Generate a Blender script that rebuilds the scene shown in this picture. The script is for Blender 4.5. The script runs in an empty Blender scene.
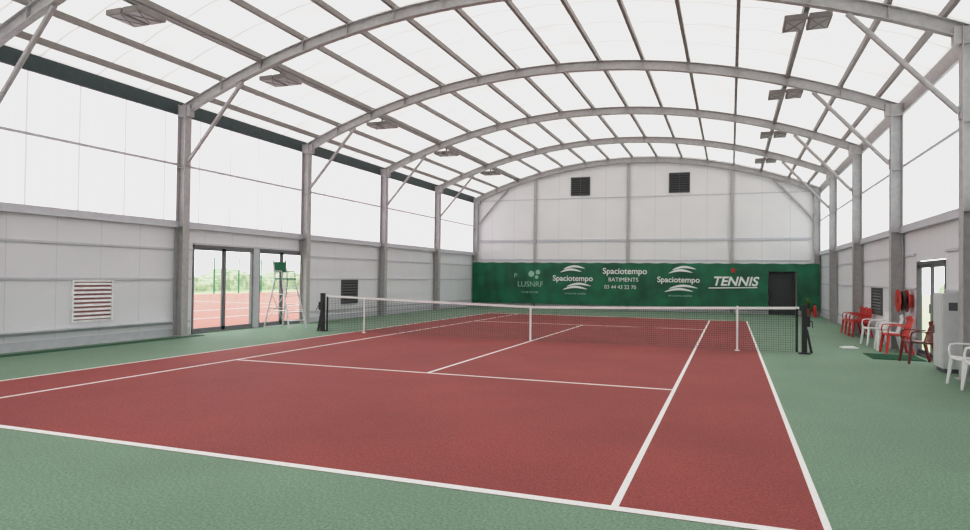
import bpy, bmesh, math, random
import numpy as np
from mathutils import Vector, Matrix
random.seed(4)
scn=bpy.context.scene
vs=scn.view_settings
vs.view_transform='Standard'
vs.look='None'
vs.exposure=0.0
vs.use_curve_mapping=True
cmap=vs.curve_mapping; cmap.use_clip=False
cc=cmap.curves[3]
cc.points[0].location=(0,0); cc.points[1].location=(3.0,1.0)
for p in ((.10,.10),(.35,.385),(.7,.71),(1.15,.885),(1.7,.97)): cc.points.new(*p)
cmap.update()

# ------------------------------------------------------------ materials
def newmat(name):
    m=bpy.data.materials.new(name); m.use_nodes=True
    nt=m.node_tree; nt.nodes.clear()
    out=nt.nodes.new('ShaderNodeOutputMaterial')
    return m,nt,out
def N(nt,t,**kw):
    n=nt.nodes.new(t)
    for k,v in kw.items():
        if k in n.inputs: n.inputs[k].default_value=v
        else: setattr(n,k,v)
    return n
def seam_factor(nt,axis,period,width,offset=0.0):
    tc=N(nt,'ShaderNodeTexCoord'); sx=N(nt,'ShaderNodeSeparateXYZ')
    nt.links.new(tc.outputs['Object'],sx.inputs[0])
    a=N(nt,'ShaderNodeMath',operation='ADD'); nt.links.new(sx.outputs[axis],a.inputs[0]); a.inputs[1].default_value=offset+100*period
    b=N(nt,'ShaderNodeMath',operation='MODULO'); nt.links.new(a.outputs[0],b.inputs[0]); b.inputs[1].default_value=period
    c=N(nt,'ShaderNodeMath',operation='LESS_THAN'); nt.links.new(b.outputs[0],c.inputs[0]); c.inputs[1].default_value=width
    return c.outputs[0]
def mat(name,col,rough=0.6,metal=0.0,var=0.06,scale=6.0,bump=0.0,bscale=80,seam=None,spec=0.5,col2=None,cscale=None):
    m,nt,out=newmat(name)
    bs=N(nt,'ShaderNodeBsdfPrincipled'); bs.inputs['Roughness'].default_value=rough
    bs.inputs['Metallic'].default_value=metal; bs.inputs['Specular IOR Level'].default_value=spec
    tc=N(nt,'ShaderNodeTexCoord'); no=N(nt,'ShaderNodeTexNoise'); no.inputs['Scale'].default_value=scale; no.inputs['Detail'].default_value=4
    nt.links.new(tc.outputs['Object'],no.inputs['Vector'])
    r=N(nt,'ShaderNodeValToRGB'); nt.links.new(no.outputs['Fac'],r.inputs[0])
    a=[max(0,c*(1-var)) for c in col]; b=[min(1,c*(1+var)) for c in col]
    if col2: b=list(col2); a=list(col)
    r.color_ramp.elements[0].color=(*a,1); r.color_ramp.elements[1].color=(*b,1)
    r.color_ramp.elements[0].position=0.35; r.color_ramp.elements[1].position=0.65
    cur=r.outputs[0]
    if seam:
        for (ax,per,w,off,dark) in seam:
            f=seam_factor(nt,ax,per,w,off)
            mx=N(nt,'ShaderNodeMix',data_type='RGBA'); nt.links.new(f,mx.inputs[0]); nt.links.new(cur,mx.inputs[6])
            mx.inputs[7].default_value=(col[0]*dark,col[1]*dark,col[2]*dark,1); cur=mx.outputs[2]
    nt.links.new(cur,bs.inputs['Base Color'])
    nt.links.new(bs.outputs[0],out.inputs[0]); return m
def floor_mat(name,dark,light,scale=45.0,big=0.10):
    m,nt,out=newmat(name)
    bs=N(nt,'ShaderNodeBsdfPrincipled'); bs.inputs['Roughness'].default_value=0.72; bs.inputs['Specular IOR Level'].default_value=0.35
    tc=N(nt,'ShaderNodeTexCoord')
    n1=N(nt,'ShaderNodeTexNoise'); n1.inputs['Scale'].default_value=scale; n1.inputs['Detail'].default_value=5; n1.inputs['Roughness'].default_value=0.8
    nt.links.new(tc.outputs['Object'],n1.inputs['Vector'])
    r=N(nt,'ShaderNodeValToRGB'); r.color_ramp.elements[0].position=0.38; r.color_ramp.elements[1].position=0.62
    r.color_ramp.elements[0].color=(*dark,1); r.color_ramp.elements[1].color=(*light,1); nt.links.new(n1.outputs['Fac'],r.inputs[0])
    n2=N(nt,'ShaderNodeTexNoise'); n2.inputs['Scale'].default_value=0.5; n2.inputs['Detail'].default_value=6; n2.inputs['Roughness'].default_value=.6
    nt.links.new(tc.outputs['Object'],n2.inputs['Vector'])
    mr=N(nt,'ShaderNodeMapRange'); mr.inputs[1].default_value=0.3; mr.inputs[2].default_value=0.7; mr.inputs[3].default_value=1-big; mr.inputs[4].default_value=1+big
    nt.links.new(n2.outputs['Fac'],mr.inputs[0])
    mx=N(nt,'ShaderNodeVectorMath',operation='SCALE'); nt.links.new(r.outputs[0],mx.inputs[0]); nt.links.new(mr.outputs[0],mx.inputs['Scale'])
    nt.links.new(mx.outputs[0],bs.inputs['Base Color'])
    bp=N(nt,'ShaderNodeBump'); bp.inputs['Strength'].default_value=0.3; bp.inputs['Distance'].default_value=0.003
    nt.links.new(n1.outputs['Fac'],bp.inputs['Height']); nt.links.new(bp.outputs[0],bs.inputs['Normal'])
    nt.links.new(bs.outputs[0],out.inputs[0]); return m
def translucent(name,tcol,dcol,seams=(),nscale=1.5,nvar=0.05):
    m,nt,out=newmat(name)
    tc=N(nt,'ShaderNodeTexCoord'); no=N(nt,'ShaderNodeTexNoise'); no.inputs['Scale'].default_value=nscale
    nt.links.new(tc.outputs['Object'],no.inputs['Vector'])
    r=N(nt,'ShaderNodeValToRGB'); nt.links.new(no.outputs['Fac'],r.inputs[0])
    r.color_ramp.elements[0].position=.3; r.color_ramp.elements[1].position=.7
    r.color_ramp.elements[0].color=(*[c*(1-nvar) for c in tcol],1); r.color_ramp.elements[1].color=(*[min(1,c*(1+nvar)) for c in tcol],1)
    cur=r.outputs[0]
    for (ax,per,w,off,dark) in seams:
        f=seam_factor(nt,ax,per,w,off)
        mx=N(nt,'ShaderNodeMix',data_type='RGBA'); nt.links.new(f,mx.inputs[0]); nt.links.new(cur,mx.inputs[6])
        mx.inputs[7].default_value=(tcol[0]*dark,tcol[1]*dark,tcol[2]*dark,1); cur=mx.outputs[2]
    t=N(nt,'ShaderNodeBsdfTranslucent'); nt.links.new(cur,t.inputs[0])
    d=N(nt,'ShaderNodeBsdfDiffuse'); d.inputs[0].default_value=(*dcol,1)
    ad=N(nt,'ShaderNodeAddShader'); nt.links.new(t.outputs[0],ad.inputs[0]); nt.links.new(d.outputs[0],ad.inputs[1])
    nt.links.new(ad.outputs[0],out.inputs[0]); return m
def glass(name,tint=(.93,.96,.94)):
    m,nt,out=newmat(name)
    tr=N(nt,'ShaderNodeBsdfTransparent'); tr.inputs[0].default_value=(*tint,1)
    g=N(nt,'ShaderNodeBsdfGlossy'); g.inputs['Roughness'].default_value=0.03
    ms=N(nt,'ShaderNodeMixShader'); ms.inputs[0].default_value=.06
    nt.links.new(tr.outputs[0],ms.inputs[1]); nt.links.new(g.outputs[0],ms.inputs[2])
    nt.links.new(ms.outputs[0],out.inputs[0]); return m

M_green=floor_mat('green_hardcourt',(.098,.175,.118),(.235,.342,.245),big=.07)
M_red=floor_mat('red_hardcourt',(.172,.030,.028),(.345,.070,.062),big=.14)
M_line=mat('line_paint',(.85,.83,.81),.7,var=.05,scale=30)
M_panel=mat('sandwich_panel_white',(.75,.755,.79),.5,var=.02,scale=.7,seam=[(1,1.08,.014,0,.80)])
M_panelB=mat('sandwich_panel_gable',(.80,.797,.805),.5,var=.02,scale=.7,seam=[(0,1.28,.016,.1,.76)])
M_steel=mat('galvanised_steel',(.43,.42,.42),.45,metal=.0,var=.08,scale=9)
M_purlin=mat('purlin_steel',(.26,.24,.23),.5,var=.08,scale=5)
M_girt=mat('girt_grey',(.56,.57,.61),.5,var=.04)
M_greenbeam=mat('eave_dark_green',(.05,.075,.08),.5,var=.1)
M_mem=translucent('roof_membrane',(.345,.338,.328),(.40,.39,.38),[(1,1.349,.05,.25,.58)],nscale=.8,nvar=.12)
M_poly=translucent('polycarbonate_sheet',(.67,.68,.76),(.15,.15,.155),[(1,.30,.05,0,.78),(1,1.2,.05,0,.50)],nscale=.5,nvar=.06)
M_black=mat('black_plastic',(.018,.018,.02),.5)
M_net=mat('net_cord_black',(.02,.025,.022),.8)
M_white=mat('white_tape',(.85,.85,.85),.6,var=.03)
M_whitepl=mat('white_plastic',(.86,.86,.86),.35,var=.02)
M_redpl=mat('red_plastic',(.50,.025,.02),.35,var=.06)
M_dkred=mat('dark_red_plastic',(.16,.014,.014),.35,var=.06)
M_alu=mat('aluminium',(.65,.66,.67),.35,metal=.4,var=.04)
M_dark=mat('dark_frame',(.10,.10,.11),.45)
M_frame=mat('door_frame_grey',(.20,.205,.22),.45)
M_glass=glass('window_glass')
M_banner=mat('banner_green',(.003,.115,.050),.45,var=.3,scale=1.2)  # dark tone variation painted in as shading of the folds
M_bannerdk=mat('door_dark',(.03,.033,.036),.5)
M_logo=mat('logo_white',(.80,.84,.81),.6,var=.03)
M_logogr=mat('logo_pale_green',(.30,.52,.40),.6,var=.03)
M_seatgreen=mat('seat_green',(.01,.16,.07),.5)
M_grass=mat('outdoor_grass',(.30,.36,.20),.9,col2=(.42,.48,.30),scale=3)  # ground colour lightened to look brightly lit, instead of a sun outside
M_leaf=mat('leaves',(.05,.13,.03),.8,col2=(.2,.32,.1),scale=2.5)
M_hedge=mat('hedge_leaves',(.18,.24,.15),.8,col2=(.42,.47,.33),scale=2.0)  # pale leaf colour stands in for strong outdoor light
M_outred=mat('outdoor_court',(.42,.14,.12),.9,var=.1)
M_cab=mat('cabinet_grey',(.62,.63,.64),.45,var=.03)
M_slatred=mat('louvre_backing',(.40,.17,.16),.5)
M_slat=mat('louvre_white',(.85,.85,.86),.5)
M_slatdk=mat('louvre_dark',(.09,.095,.10),.5)
M_mat=mat('doormat_green',(.02,.10,.05),.95,var=.2,scale=50)
M_terra=mat('terracotta',(.35,.12,.06),.8)

# ------------------------------------------------------------ mesh builder
class MB:
    def __init__(s): s.v=[];s.f=[];s.m=[]
    def face(s,idx,m=0): s.f.append(idx); s.m.append(m)
    def box(s,x0,x1,y0,y1,z0,z1,m=0):
        x0,x1=min(x0,x1),max(x0,x1)
        b=len(s.v); s.v+=[(x,y,z) for z in(z0,z1) for y in(y0,y1) for x in(x0,x1)]
        for q in [(0,2,3,1),(4,5,7,6),(0,1,5,4),(2,6,7,3),(0,4,6,2),(1,3,7,5)]: s.face([b+i for i in q],m)
    def bar(s,p,q,w,h,m=0,up=(0,0,1),w2=None,h2=None):
        p=Vector(p);q=Vector(q);d=(q-p).normalized();up=Vector(up)
        if abs(d.dot(up))>.99: up=Vector((1,0,0))
        a=d.cross(up).normalized(); c=a.cross(d)
        w2=w if w2 is None else w2; h2=h if h2 is None else h2
        b=len(s.v)
        for P,W_,H_ in((p,w,h),(q,w2,h2)):
            for i,j in((-1,-1),(1,-1),(1,1),(-1,1)): s.v.append(tuple(P+a*(i*W_/2)+c*(j*H_/2)))
        for f in [(0,3,2,1),(4,5,6,7),(0,1,5,4),(1,2,6,5),(2,3,7,6),(3,0,4,7)]: s.face([b+i for i in f],m)
    def tube(s,pts,r,n=8,m=0,radii=None):
        pts=[Vector(p) for p in pts]; b=len(s.v)
        for i,P in enumerate(pts):
            d=(pts[min(i+1,len(pts)-1)]-pts[max(i-1,0)]).normalized()
            up=Vector((0,0,1)) if abs(d.z)<.95 else Vector((1,0,0))
            a=d.cross(up).normalized(); c=a.cross(d)
            rr=radii[i] if radii else r
            for k in range(n):
                t=2*math.pi*k/n; s.v.append(tuple(P+a*(rr*math.cos(t))+c*(rr*math.sin(t))))
        for i in range(len(pts)-1):
            for k in range(n):
                k2=(k+1)%n; s.face([b+i*n+k,b+i*n+k2,b+(i+1)*n+k2,b+(i+1)*n+k],m)
        s.face([b+k for k in range(n)][::-1],m); s.face([b+(len(pts)-1)*n+k for k in range(n)],m)
    def sweep(s,pts,w,h,m=0,side=(0,1,0)):
        side=Vector(side); pts=[Vector(p) for p in pts]; b=len(s.v)
        for i,P in enumerate(pts):
            d=(pts[min(i+1,len(pts)-1)]-pts[max(i-1,0)]).normalized(); nn=side.cross(d).normalized()
            for a,c in((-1,-1),(1,-1),(1,1),(-1,1)): s.v.append(tuple(P+side*(a*w/2)+nn*(c*h/2)))
        n=len(pts)
        for i in range(n-1):
            for k in range(4):
                k2=(k+1)%4; s.face([b+i*4+k,b+i*4+k2,b+(i+1)*4+k2,b+(i+1)*4+k],m)
        s.face([b,b+1,b+2,b+3],m); s.face([b+(n-1)*4+k for k in(3,2,1,0)],m)
    def obj(s,name,mats,loc=(0,0,0),rot=(0,0,0),bevel=0,smooth=False,parent=None):
        me=bpy.data.meshes.new(name); me.from_pydata(s.v,[],s.f)
        for mm in mats: me.materials.append(mm)
        for p,i in zip(me.polygons,s.m): p.material_index=i
        bm=bmesh.new(); bm.from_mesh(me); bmesh.ops.recalc_face_normals(bm,faces=bm.faces); bm.to_mesh(me); bm.free()
        o=bpy.data.objects.new(name,me); scn.collection.objects.link(o); o.location=loc; o.rotation_euler=rot
        if bevel: 
            b=o.modifiers.new('b','BEVEL'); b.width=bevel; b.segments=2; b.limit_method='ANGLE'
        if smooth:
            for p in me.polygons: p.use_smooth=True
        if parent: o.parent=parent
        return o

# ------------------------------------------------------------ dimensions
WX=8.90; YB=18.42; YF=-19.4; R=21.3
FR=[-3.14+5.397*k for k in range(-3,4)]+[18.28]
FR[2]=-8.15
def arc(x,z0): return z0-(R-math.sqrt(R*R-x*x))
m=MB(); m.box(-WX-.1,WX+.1,YF-.1,YB+.1,-.08,0); m.obj('floor',[M_green])
S=4.115;D=5.485;B=11.885;V=6.4;DRr=5.52
m=MB(); m.box(-D,DRr,-B,B,0.0005,.003); m.obj('red_court_surface',[M_red])
m=MB(); lw=.05; z0,z1=.003,.006
def line(xa,xb,ya,yb): m.box(xa,xb,ya,yb,z0,z1)
line(-D,-D+lw,-B,B); line(DRr-lw,DRr,-B,B)
for sx in(-1,1):
    line(sx*S-(.055 if sx>0 else 0),sx*S+(0 if sx>0 else .055),-B+.09,B-.09)
for sy in(-1,1):
    a,b=sorted((sy*B,sy*(B-.09))); line(-D+lw,DRr-lw,a,b)
    a,b=sorted((sy*V,sy*(V-.06))); line(-S+.055,S-.055,a,b)
line(-.028,.028,-V+.06,V-.06)
m.obj('court_lines',[M_line])
m=MB(); m.box(-8.53,-8.28,YF+.02,-2.75,.0005,.012); m.obj('dark_green_strip',[M_mat])  # thin dark green strip along the foot of the left wall
m=MB(); m.box(-90,90,-90,90,-.3,-.09); m.obj('ground',[M_grass])
m=MB(); m.box(-36,-10.5,-20,46,-.088,-.07); m.obj('outdoor_court_surface',[M_outred])
m=MB()
for x in(-14,-18.1): m.box(x-.04,x+.04,-14,26,-.068,-.062)
m.box(-30,-14,14.96,15.04,-.068,-.062); m.obj('outdoor_court_lines',[M_line])

# ------------------------------------------------------------ walls
def wall_side(name,sx,openings,inner=WX,th=.08):
    m=MB()
    xa,xb=sorted((sx*inner,sx*(inner+th)))
    ys=sorted(set([YF,YB]+[v for o in openings for v in o[:2]])); zs=sorted(set([0,2.95]+[v for o in openings for v in o[2:4]]))
    for i in range(len(ys)-1):
        for j in range(len(zs)-1):
            yc=(ys[i]+ys[i+1])/2; zc=(zs[j]+zs[j+1])/2
            if any(o[0]<yc<o[1] and o[2]<zc<o[3] for o in openings): continue
            m.box(xa,xb,ys[i],ys[i+1],zs[j],zs[j+1],0)
    xm=sx*(inner+.03); b=len(m.v)
    m.v+=[(xm,YF,2.95),(xm,YB,2.95),(xm,YB,6.32),(xm,YF,6.32)]; m.face([b,b+1,b+2,b+3],1)
    return m.obj(name,[M_panel,M_poly])
DL=(-2.60,2.42,0.0,2.48); DR=(-1.15,1.05,0,2.16)
wall_side('wall_left',-1,[DL]); wall_side('wall_right',1,[DR])
def gable(name,y0,y1,matl,top=8.12,bot=0.0):
    m=MB(); n=40; xs=[-WX-.08+ (2*WX+.16)*i/n for i in range(n+1)]
    for y in(y0,y1):
        for x in xs: m.v.append((x,y,bot)); m.v.append((x,y,arc(x,top)))
    K=2*(n+1)
    for i in range(n):
        a=2*i
        m.face([a,a+2,a+3,a+1]); m.face([K+a,K+a+1,K+a+3,K+a+2]); m.face([a+1,a+3,K+a+3,K+a+1]); m.face([a,K+a,K+a+2,a+2])
    m.face([0,1,K+1,K]); m.face([K-2,2*K-2,2*K-1,K-1])
    return m.obj(name,[matl])
gable('wall_back',YB,YB+.1,M_panelB)
m=MB(); m.box(-WX-.08,WX+.08,YF-.1,YF,0,2.95,0); n=40
for i in range(n+1):
    x=-WX-.08+(2*WX+.16)*i/n; m.v.append((x,YF-.05,2.95)); m.v.append((x,YF-.05,arc(x,8.12)))
for i in range(n): a=8+2*i; m.face([a,a+2,a+3,a+1],1)
m.obj('wall_front',[M_panelB,M_poly])  # unseen wall; upper part made translucent to add light from behind the camera

PX=[i*1.25 for i in range(-6,7)]
m=MB(); NX=14*8+16; xs=np.linspace(-WX-.12,WX+.12,NX+1); Y=np.linspace(YF-.1,YB+.15,60)
def memz(x,y):
    t=((x+10)/1.25)%1.0
    f=((y+3.14)/5.397)%1.0
    return arc(x,8.15)+.05*math.sin(math.pi*t)**2*(.3+.7*math.sin(math.pi*f)**2)
for y in Y:
    for x in xs: m.v.append((x,y,memz(x,y)))
for j in range(len(Y)-1):
    for i in range(NX):
        a=j*(NX+1)+i; m.face([a,a+1,a+NX+2,a+NX+1])
m.obj('ceiling',[M_mem],smooth=True)

m=MB()
for x in PX+[-8.35,8.35]:
    z=arc(x,8.00)+.068
    m.bar((x,YF,z),(x,YB,z),.08,.13)
for sx in(-1,1): m.bar((sx*6.25,YF,arc(6.25,8)-.06),(sx*6.25,YB,arc(6.25,8)-.06),.10,.04)
m.obj('roof_purlins',[M_purlin])

CI=8.60; CO=8.86
def frame(y):
    m=MB(); n=48; xe=8.78
    xs=[-xe+2*xe*i/n for i in range(n+1)]
    m.sweep([(x,y,arc(x,7.985)) for x in xs],.15,.018)
    m.sweep([(x,y,arc(x,7.86)) for x in xs],.014,.25)
    m.sweep([(x,y,arc(x,7.735)) for x in xs],.15,.018)
    for x in PX:
        z=arc(x,7.86); m.box(x-.006,x+.006,y-.07,y+.07,z-.115,z+.115); m.box(x+.04,x+.048,y-.06,y+.06,z+.13,z+.23)
    for sx in(-1,1):
        for a0,a1,hw in((CI,CI+.017,.11),(CO-.017,CO,.11)):
            m.box(sx*a0,sx*a1,y-hw,y+hw,0,6.12)
        m.box(sx*(CI+.017),sx*(CO-.017),y-.007,y+.007,0,6.12)
        m.box(sx*(CI-.12),sx*CO,y-.08,y+.08,5.80,6.10)
        m.box(sx*(CI-.06),sx*CO,y-.125,y+.125,0,.02)
        for z in(2.9,4.45,5.85):
            m.box(sx*(CI+.017),sx*(CO-.017),y-.10,y+.10,z-.006,z+.006)
        for k in range(24):
            z=.5+k*.22
            for yy in(-.105,.105): m.tube([(sx*(CI-.006),y+yy*.7,z),(sx*(CI+.0),y+yy*.7,z)],.012,6)
        xa=6.85; m.tube([(sx*(CI-.02),y,4.62),(sx*xa,y,arc(xa,7.70))],.052,8)
        m.box(sx*(CI-.02),sx*CI,y-.08,y+.08,4.5,4.75)
    return m.obj('portal_frame',[M_steel])
for y in FR: frame(y)

m=MB()
for x in(-5.26,-.19,4.93):
    zt=arc(x,7.68); m.box(x-.07,x+.07,YB-.10,YB-.085,.0,zt); m.box(x-.006,x+.006,YB-.085,YB-.001,.0,zt)
m.obj('gable_posts',[M_steel])
m=MB(); m.box(-8.5,8.5,YB-.05,YB,3.62,3.74); m.box(-8.5,8.5,YB-.02,YB,5.93,5.98)
m.box(-8.5,8.5,YB-.03,YB,2.6,2.66)
m.obj('trim_back',[M_girt])
for sx,nm,DO in((-1,'trim_left',DL),(1,'trim_right',DR)):
    m=MB()
    def g(z,h,d,y0=YF,y1=YB,mi=0): m.box(sx*WX,sx*(WX-d),y0,y1,z-h/2,z+h/2,mi)
    g(2.97,.15,.09); g(2.88,.03,.12)
    g(4.54,.06,.03)
    for z,h in((2.30,.05),(1.51,.05),(.36,.07)):
        g(z,h,.035,YF,DO[0]-.06); g(z,h,.035,DO[1]+.06,YB)
    g(.10,.20,.03,YF,DO[0]-.06); g(.10,.20,.03,DO[1]+.06,YB)
    g(.40,.03,.16,YF,FR[3]-.2) if sx<0 else None
    m.obj(nm,[M_girt])
    m=MB(); m.box(sx*(WX-.03),sx*(WX+.03),YF,YB,5.86,6.24)
    m.obj('eave_beam',[M_greenbeam if sx<0 else M_steel])

# ------------------------------------------------------------ doors/louvres
def sliding(name,x,y0,y1,z1,n,sx,fm=M_frame):
    m=MB(); t=.055; w=(y1-y0)/n
    m.box(x-.05,x+.05,y0,y1,z1-.07,z1); m.box(x-.05,x+.05,y0,y1,0,.05); m.box(x-.05,x+.05,y0,y0+.05,0,z1); m.box(x-.05,x+.05,y1-.05,y1,0,z1)
    for i in range(n):
        a=y0+i*w;b=a+w; xo=x+(.02 if i%2 else -.02)
        m.box(xo-.02,xo+.02,a,a+t,.05,z1-.07);m.box(xo-.02,xo+.02,b-t,b,.05,z1-.07)
        m.box(xo-.02,xo+.02,a,b,.05,.14);m.box(xo-.02,xo+.02,a,b,z1-.14,z1-.07)
        k=len(m.v); m.v+=[(xo,a+t,.14),(xo,b-t,.14),(xo,b-t,z1-.14),(xo,a+t,z1-.14)]; m.face([k,k+1,k+2,k+3],1)
        m.box(xo+sx*-.05,xo+sx*-.02,b-.045,b-.02,1.0,1.2)
    return m.obj(name,[fm,M_glass])
sliding('door_1',-8.94,DL[0]+.02,-.15,2.45,2,-1)
sliding('door_2',-8.94,.12,DL[1]-.02,2.45,2,-1)
m=MB(); m.box(-8.98,-8.88,-.15,.12,0,2.48); m.box(-8.98,-8.86,DL[0],DL[1],2.45,2.50); m.obj('trim_door_left',[M_girt])
sliding('door_3',8.94,DR[0]+.02,DR[1]-.02,2.13,2,1,M_dark)
def louvre(name,x,sx,y0,y1,z0,z1,mats,n):
    m=MB(); xa=x; xb=x-sx*.05
    bx=m.box
    bx(xa,xb,y0-.04,y0,z0-.04,z1+.04,0);bx(xa,xb,y1,y1+.04,z0-.04,z1+.04,0);bx(xa,xb,y0,y1,z0-.04,z0,0);bx(xa,xb,y0,y1,z1,z1+.04,0)
    bx(xa,xa-sx*.008,y0,y1,z0,z1,2)
    h=(z1-z0)/n
    for i in range(n):
        z=z0+(i+.5)*h; m.bar((xa-sx*.03,y0,z),(xa-sx*.03,y1,z),h*.62,.012,1,up=(-sx*1.0,0,.8))
    return m.obj(name,mats)
louvre('louvre_vent',-WX,-1,-6.08,-5.12,.57,1.44,[M_slat,M_slat,M_slatred],9)
louvre('louvre_vent',-WX,-1,4.8,5.85,.62,1.45,[M_slatdk,M_slatdk,M_black],8)
louvre('louvre_vent',-WX,-1,-11.6,-10.6,.55,1.45,[M_slat,M_slat,M_slatred],9)
louvre('louvre_vent',WX,1,4.7,6.0,.75,1.45,[M_slatdk,M_slatdk,M_black],8)
def louvreB(x0,x1,z0,z1):
    m=MB(); y=YB
    m.box(x0,x1,y-.012,y,z0,z1,1)
    for a,b,c,d in((x0,x0+.05,z0,z1),(x1-.05,x1,z0,z1),(x0,x1,z0,z0+.05),(x0,x1,z1-.05,z1),((x0+x1)/2-.015,(x0+x1)/2+.015,z0,z1)): m.box(a,b,y-.05,y,c,d,0)
    n=8;h=(z1-z0-.1)/n
    for i in range(n):
        z=z0+.05+(i+.5)*h; m.bar((x0+.05,y-.03,z),(x1-.05,y-.03,z),.012,h*.5,2,up=(0,-.6,.9))
    m.obj('louvre_vent',[M_slatdk,M_black,M_slatdk])
louvreB(-3.27,-2.22,6.10,7.10); louvreB(1.87,2.91,6.10,7.13)

# ------------------------------------------------------------ banner
m=MB(); nx=220; zz=[.24,.6,1.1,1.6,2.1,2.48]
bx0,bx1=-8.83,8.83; by=YB-.32
def bw(x,z): return by+.022*math.sin(x*3.1+math.sin(x*.9)*2)*(1.3-(z/2.6))+.012*math.sin(x*11+z*2)
for z in zz:
    for i in range(nx+1):
        x=bx0+(bx1-bx0)*i/nx; sag=.025*math.sin(x*2*math.pi/1.7)**2
        m.v.append((x,bw(x,z),z-(sag if z>2 else 0)))
for j in range(len(zz)-1):
    for i in range(nx):
        x=bx0+(bx1-bx0)*(i+.5)/nx
        if 6.55<x<7.85 and j<4: continue
        a=j*(nx+1)+i; m.face([a,a+1,a+nx+2,a+nx+1],0)
ban=m.obj('advertising_banner',[M_banner],smooth=True)
def text(s,x,z,size,mt,shear=0,name='lettering',bold=.0,y=None):
    cu=bpy.data.curves.new(name,'FONT'); cu.body=s; cu.size=size; cu.extrude=.002; cu.shear=shear; cu.offset=bold; cu.align_x='LEFT'
    o=bpy.data.objects.new(name,cu); scn.collection.objects.link(o)
    o.location=(x,(by-.045) if y is None else y,z); o.rotation_euler=(math.pi/2,0,0); cu.materials.append(mt)
    bpy.context.view_layer.update()
    me=bpy.data.meshes.new_from_object(o.evaluated_get(bpy.context.evaluated_depsgraph_get()))
    o2=bpy.data.objects.new(name,me); o2.matrix_world=o.matrix_world.copy(); scn.collection.objects.link(o2)
    bpy.data.objects.remove(o); o2.parent=ban; return o2
text('Spaciotempo',-4.15,1.50,.42,M_logo,bold=.006)
text('Spaciotempo',-1.45,1.90,.44,M_logo,bold=.006)
text('BATIMENTS',-1.15,1.50,.30,M_logo)
text('03 44 43 22 70',-1.35,1.12,.27,M_logo)
text('TENNIS',4.02,1.38,.62,M_logo,shear=.25,bold=.016)
text('P',-6.35,1.62,.38,M_logogr); text('LUSNRF',-6.15,1.15,.42,M_logogr)
text('Spaciotempo',1.35,1.50,.40,M_logo,bold=.006)
text('CLUB HOUSE',-5.9,.80,.16,M_logogr); text('structures textiles',-3.5,.78,.16,M_logogr); text('structures textiles',1.9,.78,.16,M_logogr)
def swoosh(x0,z0,w,mt,k0=0,n3=2):
    m=MB()
    for k in range(n3):
        zc=z0+.17*k; n=14; b=len(m.v)
        for i in range(n+1):
            t=i/n; x=x0+w*(t*.8+.12*k)
            th=.06*math.sin(math.pi*min(1,t*1.02))**.6
            zb=zc+.12*math.sin(t*math.pi*1.1)+.08*t
            m.v.append((x,by-.05,zb-th)); m.v.append((x,by-.05,zb+th))
        for i in range(n): a=b+2*i; m.face([a,a+2,a+3,a+1])
    m.obj('swoosh_logo',[mt],parent=ban)
swoosh(-3.75,1.95,1.5,M_logo); swoosh(-3.6,1.02,1.7,M_logo)
swoosh(1.9,1.95,1.5,M_logo); swoosh(1.7,1.0,1.8,M_logo)
m=MB(); m.tube([(-5.35,by-.045,1.85),(-5.35,by-.05,1.85)],.17,14); m.tube([(-4.98,by-.045,1.95),(-4.98,by-.05,1.95)],.13,14); m.tube([(-5.05,by-.045,1.68),(-5.05,by-.05,1.68)],.1,14); m.obj('emblem_logo',[M_logogr],parent=ban)
m=MB(); m.bar((3.85,by-.05,1.24),(6.1,by-.05,1.30),.006,.05); m.obj('underline',[M_logo],parent=ban)
m=MB()
for k in range(5):
    a=math.pi/2+k*2*math.pi/5; a2=a+math.pi/5; a0=a-math.pi/5; c=(5.0,2.12)
    b=len(m.v); m.v+=[(c[0],by-.05,c[1]),(c[0]+.07*math.cos(a0),by-.05,c[1]+.07*math.sin(a0)),(c[0]+.17*math.cos(a),by-.05,c[1]+.17*math.sin(a)),(c[0]+.07*math.cos(a2),by-.05,c[1]+.07*math.sin(a2))]
    m.face([b,b+1,b+2,b+3])
m.obj('star_logo',[M_redpl],parent=ban)
m=MB(); dx0,dx1,dz1=6.62,7.80,2.13
m.box(dx0,dx1,YB-.06,YB,0,dz1,0)
m.box(dx0,dx0+.07,YB-.26,YB-.06,0,dz1,1);m.box(dx1-.07,dx1,YB-.26,YB-.06,0,dz1,1);m.box(dx0,dx1,YB-.26,YB-.06,dz1-.07,dz1,1)
m.box(dx0+.12,dx0+.16,YB-.12,YB-.06,1.0,1.12,1)
m.obj('door_4',[M_bannerdk,M_black])

# ------------------------------------------------------------ net
m=MB(); PXN=6.38
def ntop(x): return .914+(1.07-.914)*(abs(x)/PXN)**1.15
pitch=.05; n=int(2*(PXN-.06)/pitch)
for i in range(n+1):
    x=-PXN+.06+i*2*(PXN-.06)/n; t=.003
    m.box(x-t,x+t,-t,t,.03,ntop(x)-.03,0)
rows=20
for j in range(rows):
    z0f=j/(rows-1)
    xs=np.linspace(-PXN+.06,PXN-.06,17)
    m.sweep([(x,0,.03+(ntop(x)-.06)*z0f) for x in xs],.006,.006,0)
xs=np.linspace(-PXN+.03,PXN-.03,33)
m.sweep([(x,0,ntop(x)-.03) for x in xs],.012,.06,1)
m.box(-.07,-.02,-.012,.012,.006,.91,1)
m.box(-PXN+.05,-PXN+.10,-.01,.01,.03,1.02,0); m.box(PXN-.10,PXN-.05,-.01,.01,.03,1.02,0)
m.obj('tennis_net',[M_net,M_white])
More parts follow.
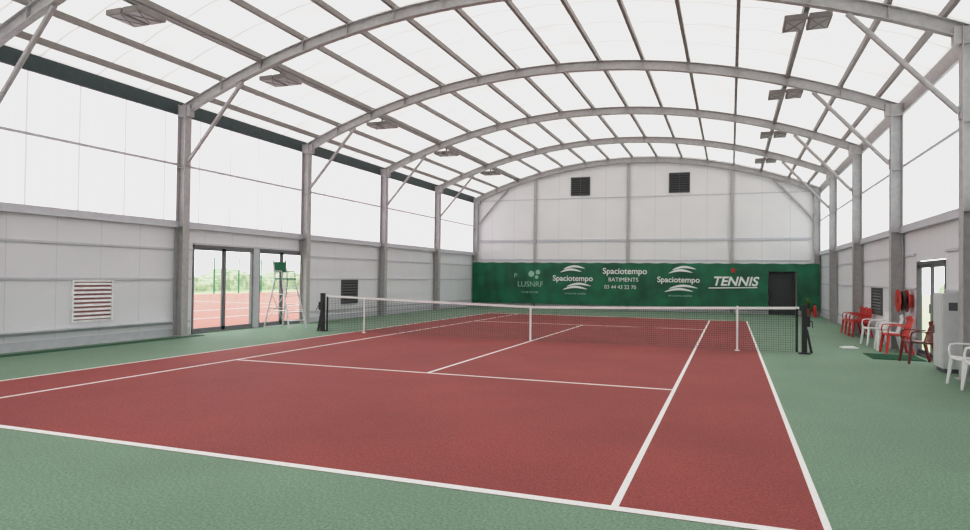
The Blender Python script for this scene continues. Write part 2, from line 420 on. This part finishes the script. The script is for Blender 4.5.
def post(sx):
    m=MB(); x=sx*6.46
    m.box(x-.055,x+.055,-.055,.055,0,1.10); m.box(x-.12,x+.12,-.12,.12,0,.03)
    m.box(x-.062,x+.062,-.062,.062,1.10,1.12)
    m.box(x+sx*.055,x+sx*.12,-.05,.05,.62,.86); m.tube([(x+sx*.12,0,.74),(x+sx*.16,0,.74)],.014); m.tube([(x+sx*.16,0,.74),(x+sx*.16,-.12,.60)],.012)
    m.bar((x+sx*.05,0,.55),(x+sx*.15,0,.02),.05,.05)
    m.obj('net_post',[M_black],bevel=.006)
post(-1);post(1)
for x in(-5.03,5.03):
    m=MB(); m.tube([(x,-.03,.003),(x,-.03,ntop(x)+.02)],.022,8); m.tube([(x,-.03,.003),(x,-.03,.02)],.06,10); m.obj('singles_stick',[M_white])

# ------------------------------------------------------------ chairs
def chair(x,y,rot,mt,s=1.0):
    m=MB()
    nx,ny=8,8; b=len(m.v)
    for k,dz in((0,0),(1,-.02)):
        for i in range(nx+1):
            for j in range(ny+1):
                u=-1+2*i/nx; w=-1+2*j/ny
                wid=.235+.02*(u); m.v.append((u*.22,w*wid,.435+.015*u+.02*abs(w)**3-.012*(1-w*w)+dz))
    K=(nx+1)*(ny+1)
    for i in range(nx):
        for j in range(ny):
            a=b+i*(ny+1)+j; q=[a,a+1,a+ny+2,a+ny+1]; m.face(q); m.face([v+K for v in q][::-1])
    for i in range(nx):
        for jj in(0,ny): a=b+i*(ny+1)+jj; m.face([a,a+ny+1,a+ny+1+K,a+K])
    for j in range(ny):
        for ii in(0,nx): a=b+ii*(ny+1)+j; m.face([a,a+1,a+1+K,a+K])
    for sy in(-1,1):
        m.bar((.20,sy*.225,.43),(.25,sy*.265,0),.05,.06,w2=.035,h2=.04)
        m.bar((-.19,sy*.20,.43),(-.30,sy*.245,0),.05,.06,w2=.035,h2=.04)
        m.sweep([(.21,sy*.25,.43),(.225,sy*.275,.55),(.20,sy*.285,.645),(.12,sy*.29,.665),(-.08,sy*.285,.66),(-.22,sy*.245,.66)],.045,.022,side=(0,1,0))
        m.sweep([(-.19,sy*.21,.42),(-.25,sy*.215,.62),(-.31,sy*.19,.82)],.04,.022,side=(0,1,0))
    for k in range(5):
        w=-.14+.07*k
        m.sweep([(-.20,w,.43),(-.255,w*1.05,.62),(-.305,w*1.0,.81)],.042,.012,side=(0,1,0))
    pts=[(-.31+.035*(abs(t)**2),t*.21,.84-.035*t*t) for t in np.linspace(-1,1,9)]
    m.sweep(pts,.018,.08,side=(1,0,0))
    pts=[(-.245+.03*(abs(t)**2),t*.21,.60) for t in np.linspace(-1,1,9)]
    m.sweep(pts,.014,.03,side=(1,0,0))
    o=m.obj('plastic_chair',[mt],loc=(x,y,0),rot=(0,0,rot),bevel=.004); o.scale=(s,s,s); return o
pi=math.pi
for y in(7.05,6.40,5.75): chair(8.50,y,pi+.05,M_redpl)
chair(8.43,3.15,pi+.12,M_whitepl); chair(8.46,1.75,pi-.08,M_whitepl)
chair(8.48,1.06,pi+.05,M_redpl)
chair(8.50,-.80,pi+.1,M_dkred)
chair(8.52,-4.0,pi+.12,M_whitepl); chair(8.50,-4.75,pi,M_whitepl)

m=MB(); r=.026
for sy in(-1,1):
    m.tube([(.55,sy*.36,0),(.12,sy*.26,1.50)],r,8)
    m.tube([(-.50,sy*.38,0),(-.20,sy*.26,1.50),(-.30,sy*.25,2.12)],r,8)
    m.tube([(.12,sy*.26,1.50),(.10,sy*.27,1.76),(-.24,sy*.26,1.76)],.018,8)
    m.tube([(-.50+.12,sy*.355,.55),(.55-.15,sy*.33,.55)],.014,8)
    m.tube([(-.50+.22,sy*.31,1.05),(.55-.30,sy*.30,1.05)],.014,8)
for k in range(1,6):
    t=k/6; m.box(.55-.43*t-.05,.55-.43*t+.05,-(.36-.1*t),(.36-.1*t),1.50*t-.012,1.50*t+.012)
m.tube([(-.50,-.38,.03),(-.50,.38,.03)],.016,8); m.tube([(-.38,-.36,.6),(-.38,.36,.6)],.014,8)
m.tube([(-.45,-.37,.15),(-.30,.31,1.1)],.012,8); m.tube([(-.45,.37,.15),(-.30,-.31,1.1)],.012,8)
m.box(-.24,.16,-.27,.27,1.50,1.54,1)
m.box(-.29,-.255,-.24,.24,1.72,2.05,1)
m.box(-.02,.12,.27,.50,1.76,1.78,0)
m.obj('umpire_chair',[M_alu,M_seatgreen],loc=(-8.1,.40,0),rot=(0,0,-.15))

m=MB(); m.box(8.54,8.86,-2.35,-1.75,.08,1.47,0); m.box(8.58,8.84,-2.31,-1.79,0,.08,1)
m.box(8.528,8.54,-2.31,-1.79,.14,1.42,0); m.box(8.51,8.528,-1.87,-1.83,.7,.85,1); m.box(8.63,8.77,-2.358,-2.35,1.15,1.3,1) 
m.obj('electrical_cabinet',[M_cab,M_dark],bevel=.006)
m=MB(); m.box(8.76,8.88,-4.2,-3.9,1.25,1.75,0); m.box(8.75,8.76,-4.16,-3.94,1.3,1.7,0); m.obj('wall_switch_box',[M_cab],bevel=.01)
m=MB(); yr=1.45; zr=1.22
m.tube([(8.60,yr,zr),(8.82,yr,zr)],.05,10,1)
for xx in(8.60,8.78): m.tube([(xx,yr,zr),(xx+.02,yr,zr)],.27,24,0)
for rr in(.12,.16,.21):
    m.tube([(8.70,yr+rr*math.cos(t),zr+rr*math.sin(t)) for t in np.linspace(0,2*pi,25)],.03,8,1)
m.box(8.80,8.89,yr-.15,yr+.15,zr-.15,zr+.15,0)
m.obj('fire_hose_reel',[M_redpl,M_black])
m=MB(); m.tube([(8.5,16.9,0),(8.5,16.9,.02),(8.5,16.9,.45),(8.5,16.9,.52),(8.5,16.9,.56)],.08,14,0,radii=[.075,.08,.08,.05,.025]); m.box(8.46,8.54,16.88,16.92,.56,.62,1); m.tube([(8.46,16.9,.58),(8.39,16.9,.5),(8.40,16.9,.2)],.012,6,1)
m.obj('fire_extinguisher',[M_redpl,M_black],smooth=False)
m=MB(); m.tube([(0,0,0),(0,0,.35)],.15,16,0,radii=[.13,.19])
for k in range(50):
    a=random.uniform(0,2*pi); l=random.uniform(.25,.5); e=random.uniform(.3,.9)
    p0=Vector((0,0,.33)); pts=[p0+Vector((math.cos(a)*l*t*.8*(1.1-e),math.sin(a)*l*t*.8*(1.1-e),l*2.0*e*t*(1-.35*t))) for t in(0,.35,.7,1)]
    m.sweep([tuple(p) for p in pts],.05,.004,1,side=(-math.sin(a),math.cos(a),0))
m.obj('potted_plant',[M_terra,M_leaf],loc=(8.25,17.5,0))
m=MB(); m.box(7.75,8.75,-.45,.70,.001,.016); 
for k in range(11): m.box(7.77,8.73,-.43+k*.1,-.40+k*.1,.016,.022)
m.obj('door_mat',[M_mat])
m=MB(); m.box(-.18,.18,-.12,.12,0.001,.03); m.box(-.12,.12,-.08,.08,.03,.05); m.obj('folded_towel',[M_white],loc=(7.65,1.9,0),rot=(0,0,.3),bevel=.01)

def flood(x,y):
    m=MB(); z=arc(6.25,8)-.08
    m.bar((x,y,z+.01),(x,y,z-.12),.05,.05)
    m.box(x-.40,x+.40,y-.03,y+.03,z-.16,z-.12)
    for k in(-1,1):
        c=x+k*.22
        m.box(c-.20,c+.20,y-.34,y+.34,z-.27,z-.16)
        m.box(c-.16,c+.16,y-.30,y+.30,z-.278,z-.268,1)
        m.bar((c-.15,y-.28,z-.284),(c+.15,y+.28,z-.284),.025,.01); m.bar((c-.15,y+.28,z-.284),(c+.15,y-.28,z-.284),.025,.01)
        for i in range(4): m.box(c-.19,c+.19,y-.2+i*.12,y-.18+i*.12,z-.16,z-.13)
    m.obj('floodlight_fixture',[M_purlin,M_steel],bevel=.006)
for k,y in enumerate(FR[1:7]):
    flood(-6.25,y+(.75 if k>1 else 1.25)); flood(6.25,y+.75)

def hedge(name,x,y0,y1,h):
    m=MB(); n=int((y1-y0)/.8); k=10
    for i in range(n+1):
        for j in range(k+1):
            t=j/k*math.pi; yy=y0+i*.8
            hh=h*(.8+.2*math.sin(yy*.7)+.12*random.random()); rr=1.6+.4*random.random()
            m.v.append((x+rr*math.cos(t),yy+random.uniform(-.2,.2),-.09+hh*math.sin(t)**.6))
    for i in range(n):
        for j in range(k): a=i*(k+1)+j; m.face([a,a+1,a+k+2,a+k+1])
    m.obj(name,[M_hedge])
hedge('hedge',-44,-30,88,2.2); hedge('hedge',18,-20,30,2.0)
m=MB(); xf=-36.4
for k in range(23): m.box(xf-.04,xf+.04,-20+k*3-.04,-20+k*3+.04,-.09,3.0)
for k in range(13): m.box(xf-.008,xf+.008,-20,46,.05+k*.24,.066+k*.24)
m.obj('outdoor_fence',[M_seatgreen])

w=bpy.data.worlds.new('sky'); scn.world=w; w.use_nodes=True
bg=w.node_tree.nodes['Background']; bg.inputs[0].default_value=(1,.995,.99,1); bg.inputs[1].default_value=2.9

cx,cy,cz,yaw,pit,rol,f=4.8725,-16.6839,1.672,.3565,.0175,.0124,659.4461
fw=Vector((-math.sin(yaw)*math.cos(pit),math.cos(yaw)*math.cos(pit),math.sin(pit)))
r=Vector((math.cos(yaw),math.sin(yaw),0)); u=r.cross(fw)
r2=r*math.cos(rol)+u*math.sin(rol); u2=-r*math.sin(rol)+u*math.cos(rol)
cam=bpy.data.cameras.new('camera'); co=bpy.data.objects.new('camera',cam); scn.collection.objects.link(co)
mw=Matrix(((r2.x,u2.x,-fw.x,cx),(r2.y,u2.y,-fw.y,cy),(r2.z,u2.z,-fw.z,cz),(0,0,0,1)))
co.matrix_world=mw
cam.sensor_width=36; cam.sensor_fit='HORIZONTAL'; cam.lens=f*36/970; cam.clip_start=.05; cam.clip_end=400
scn.camera=co
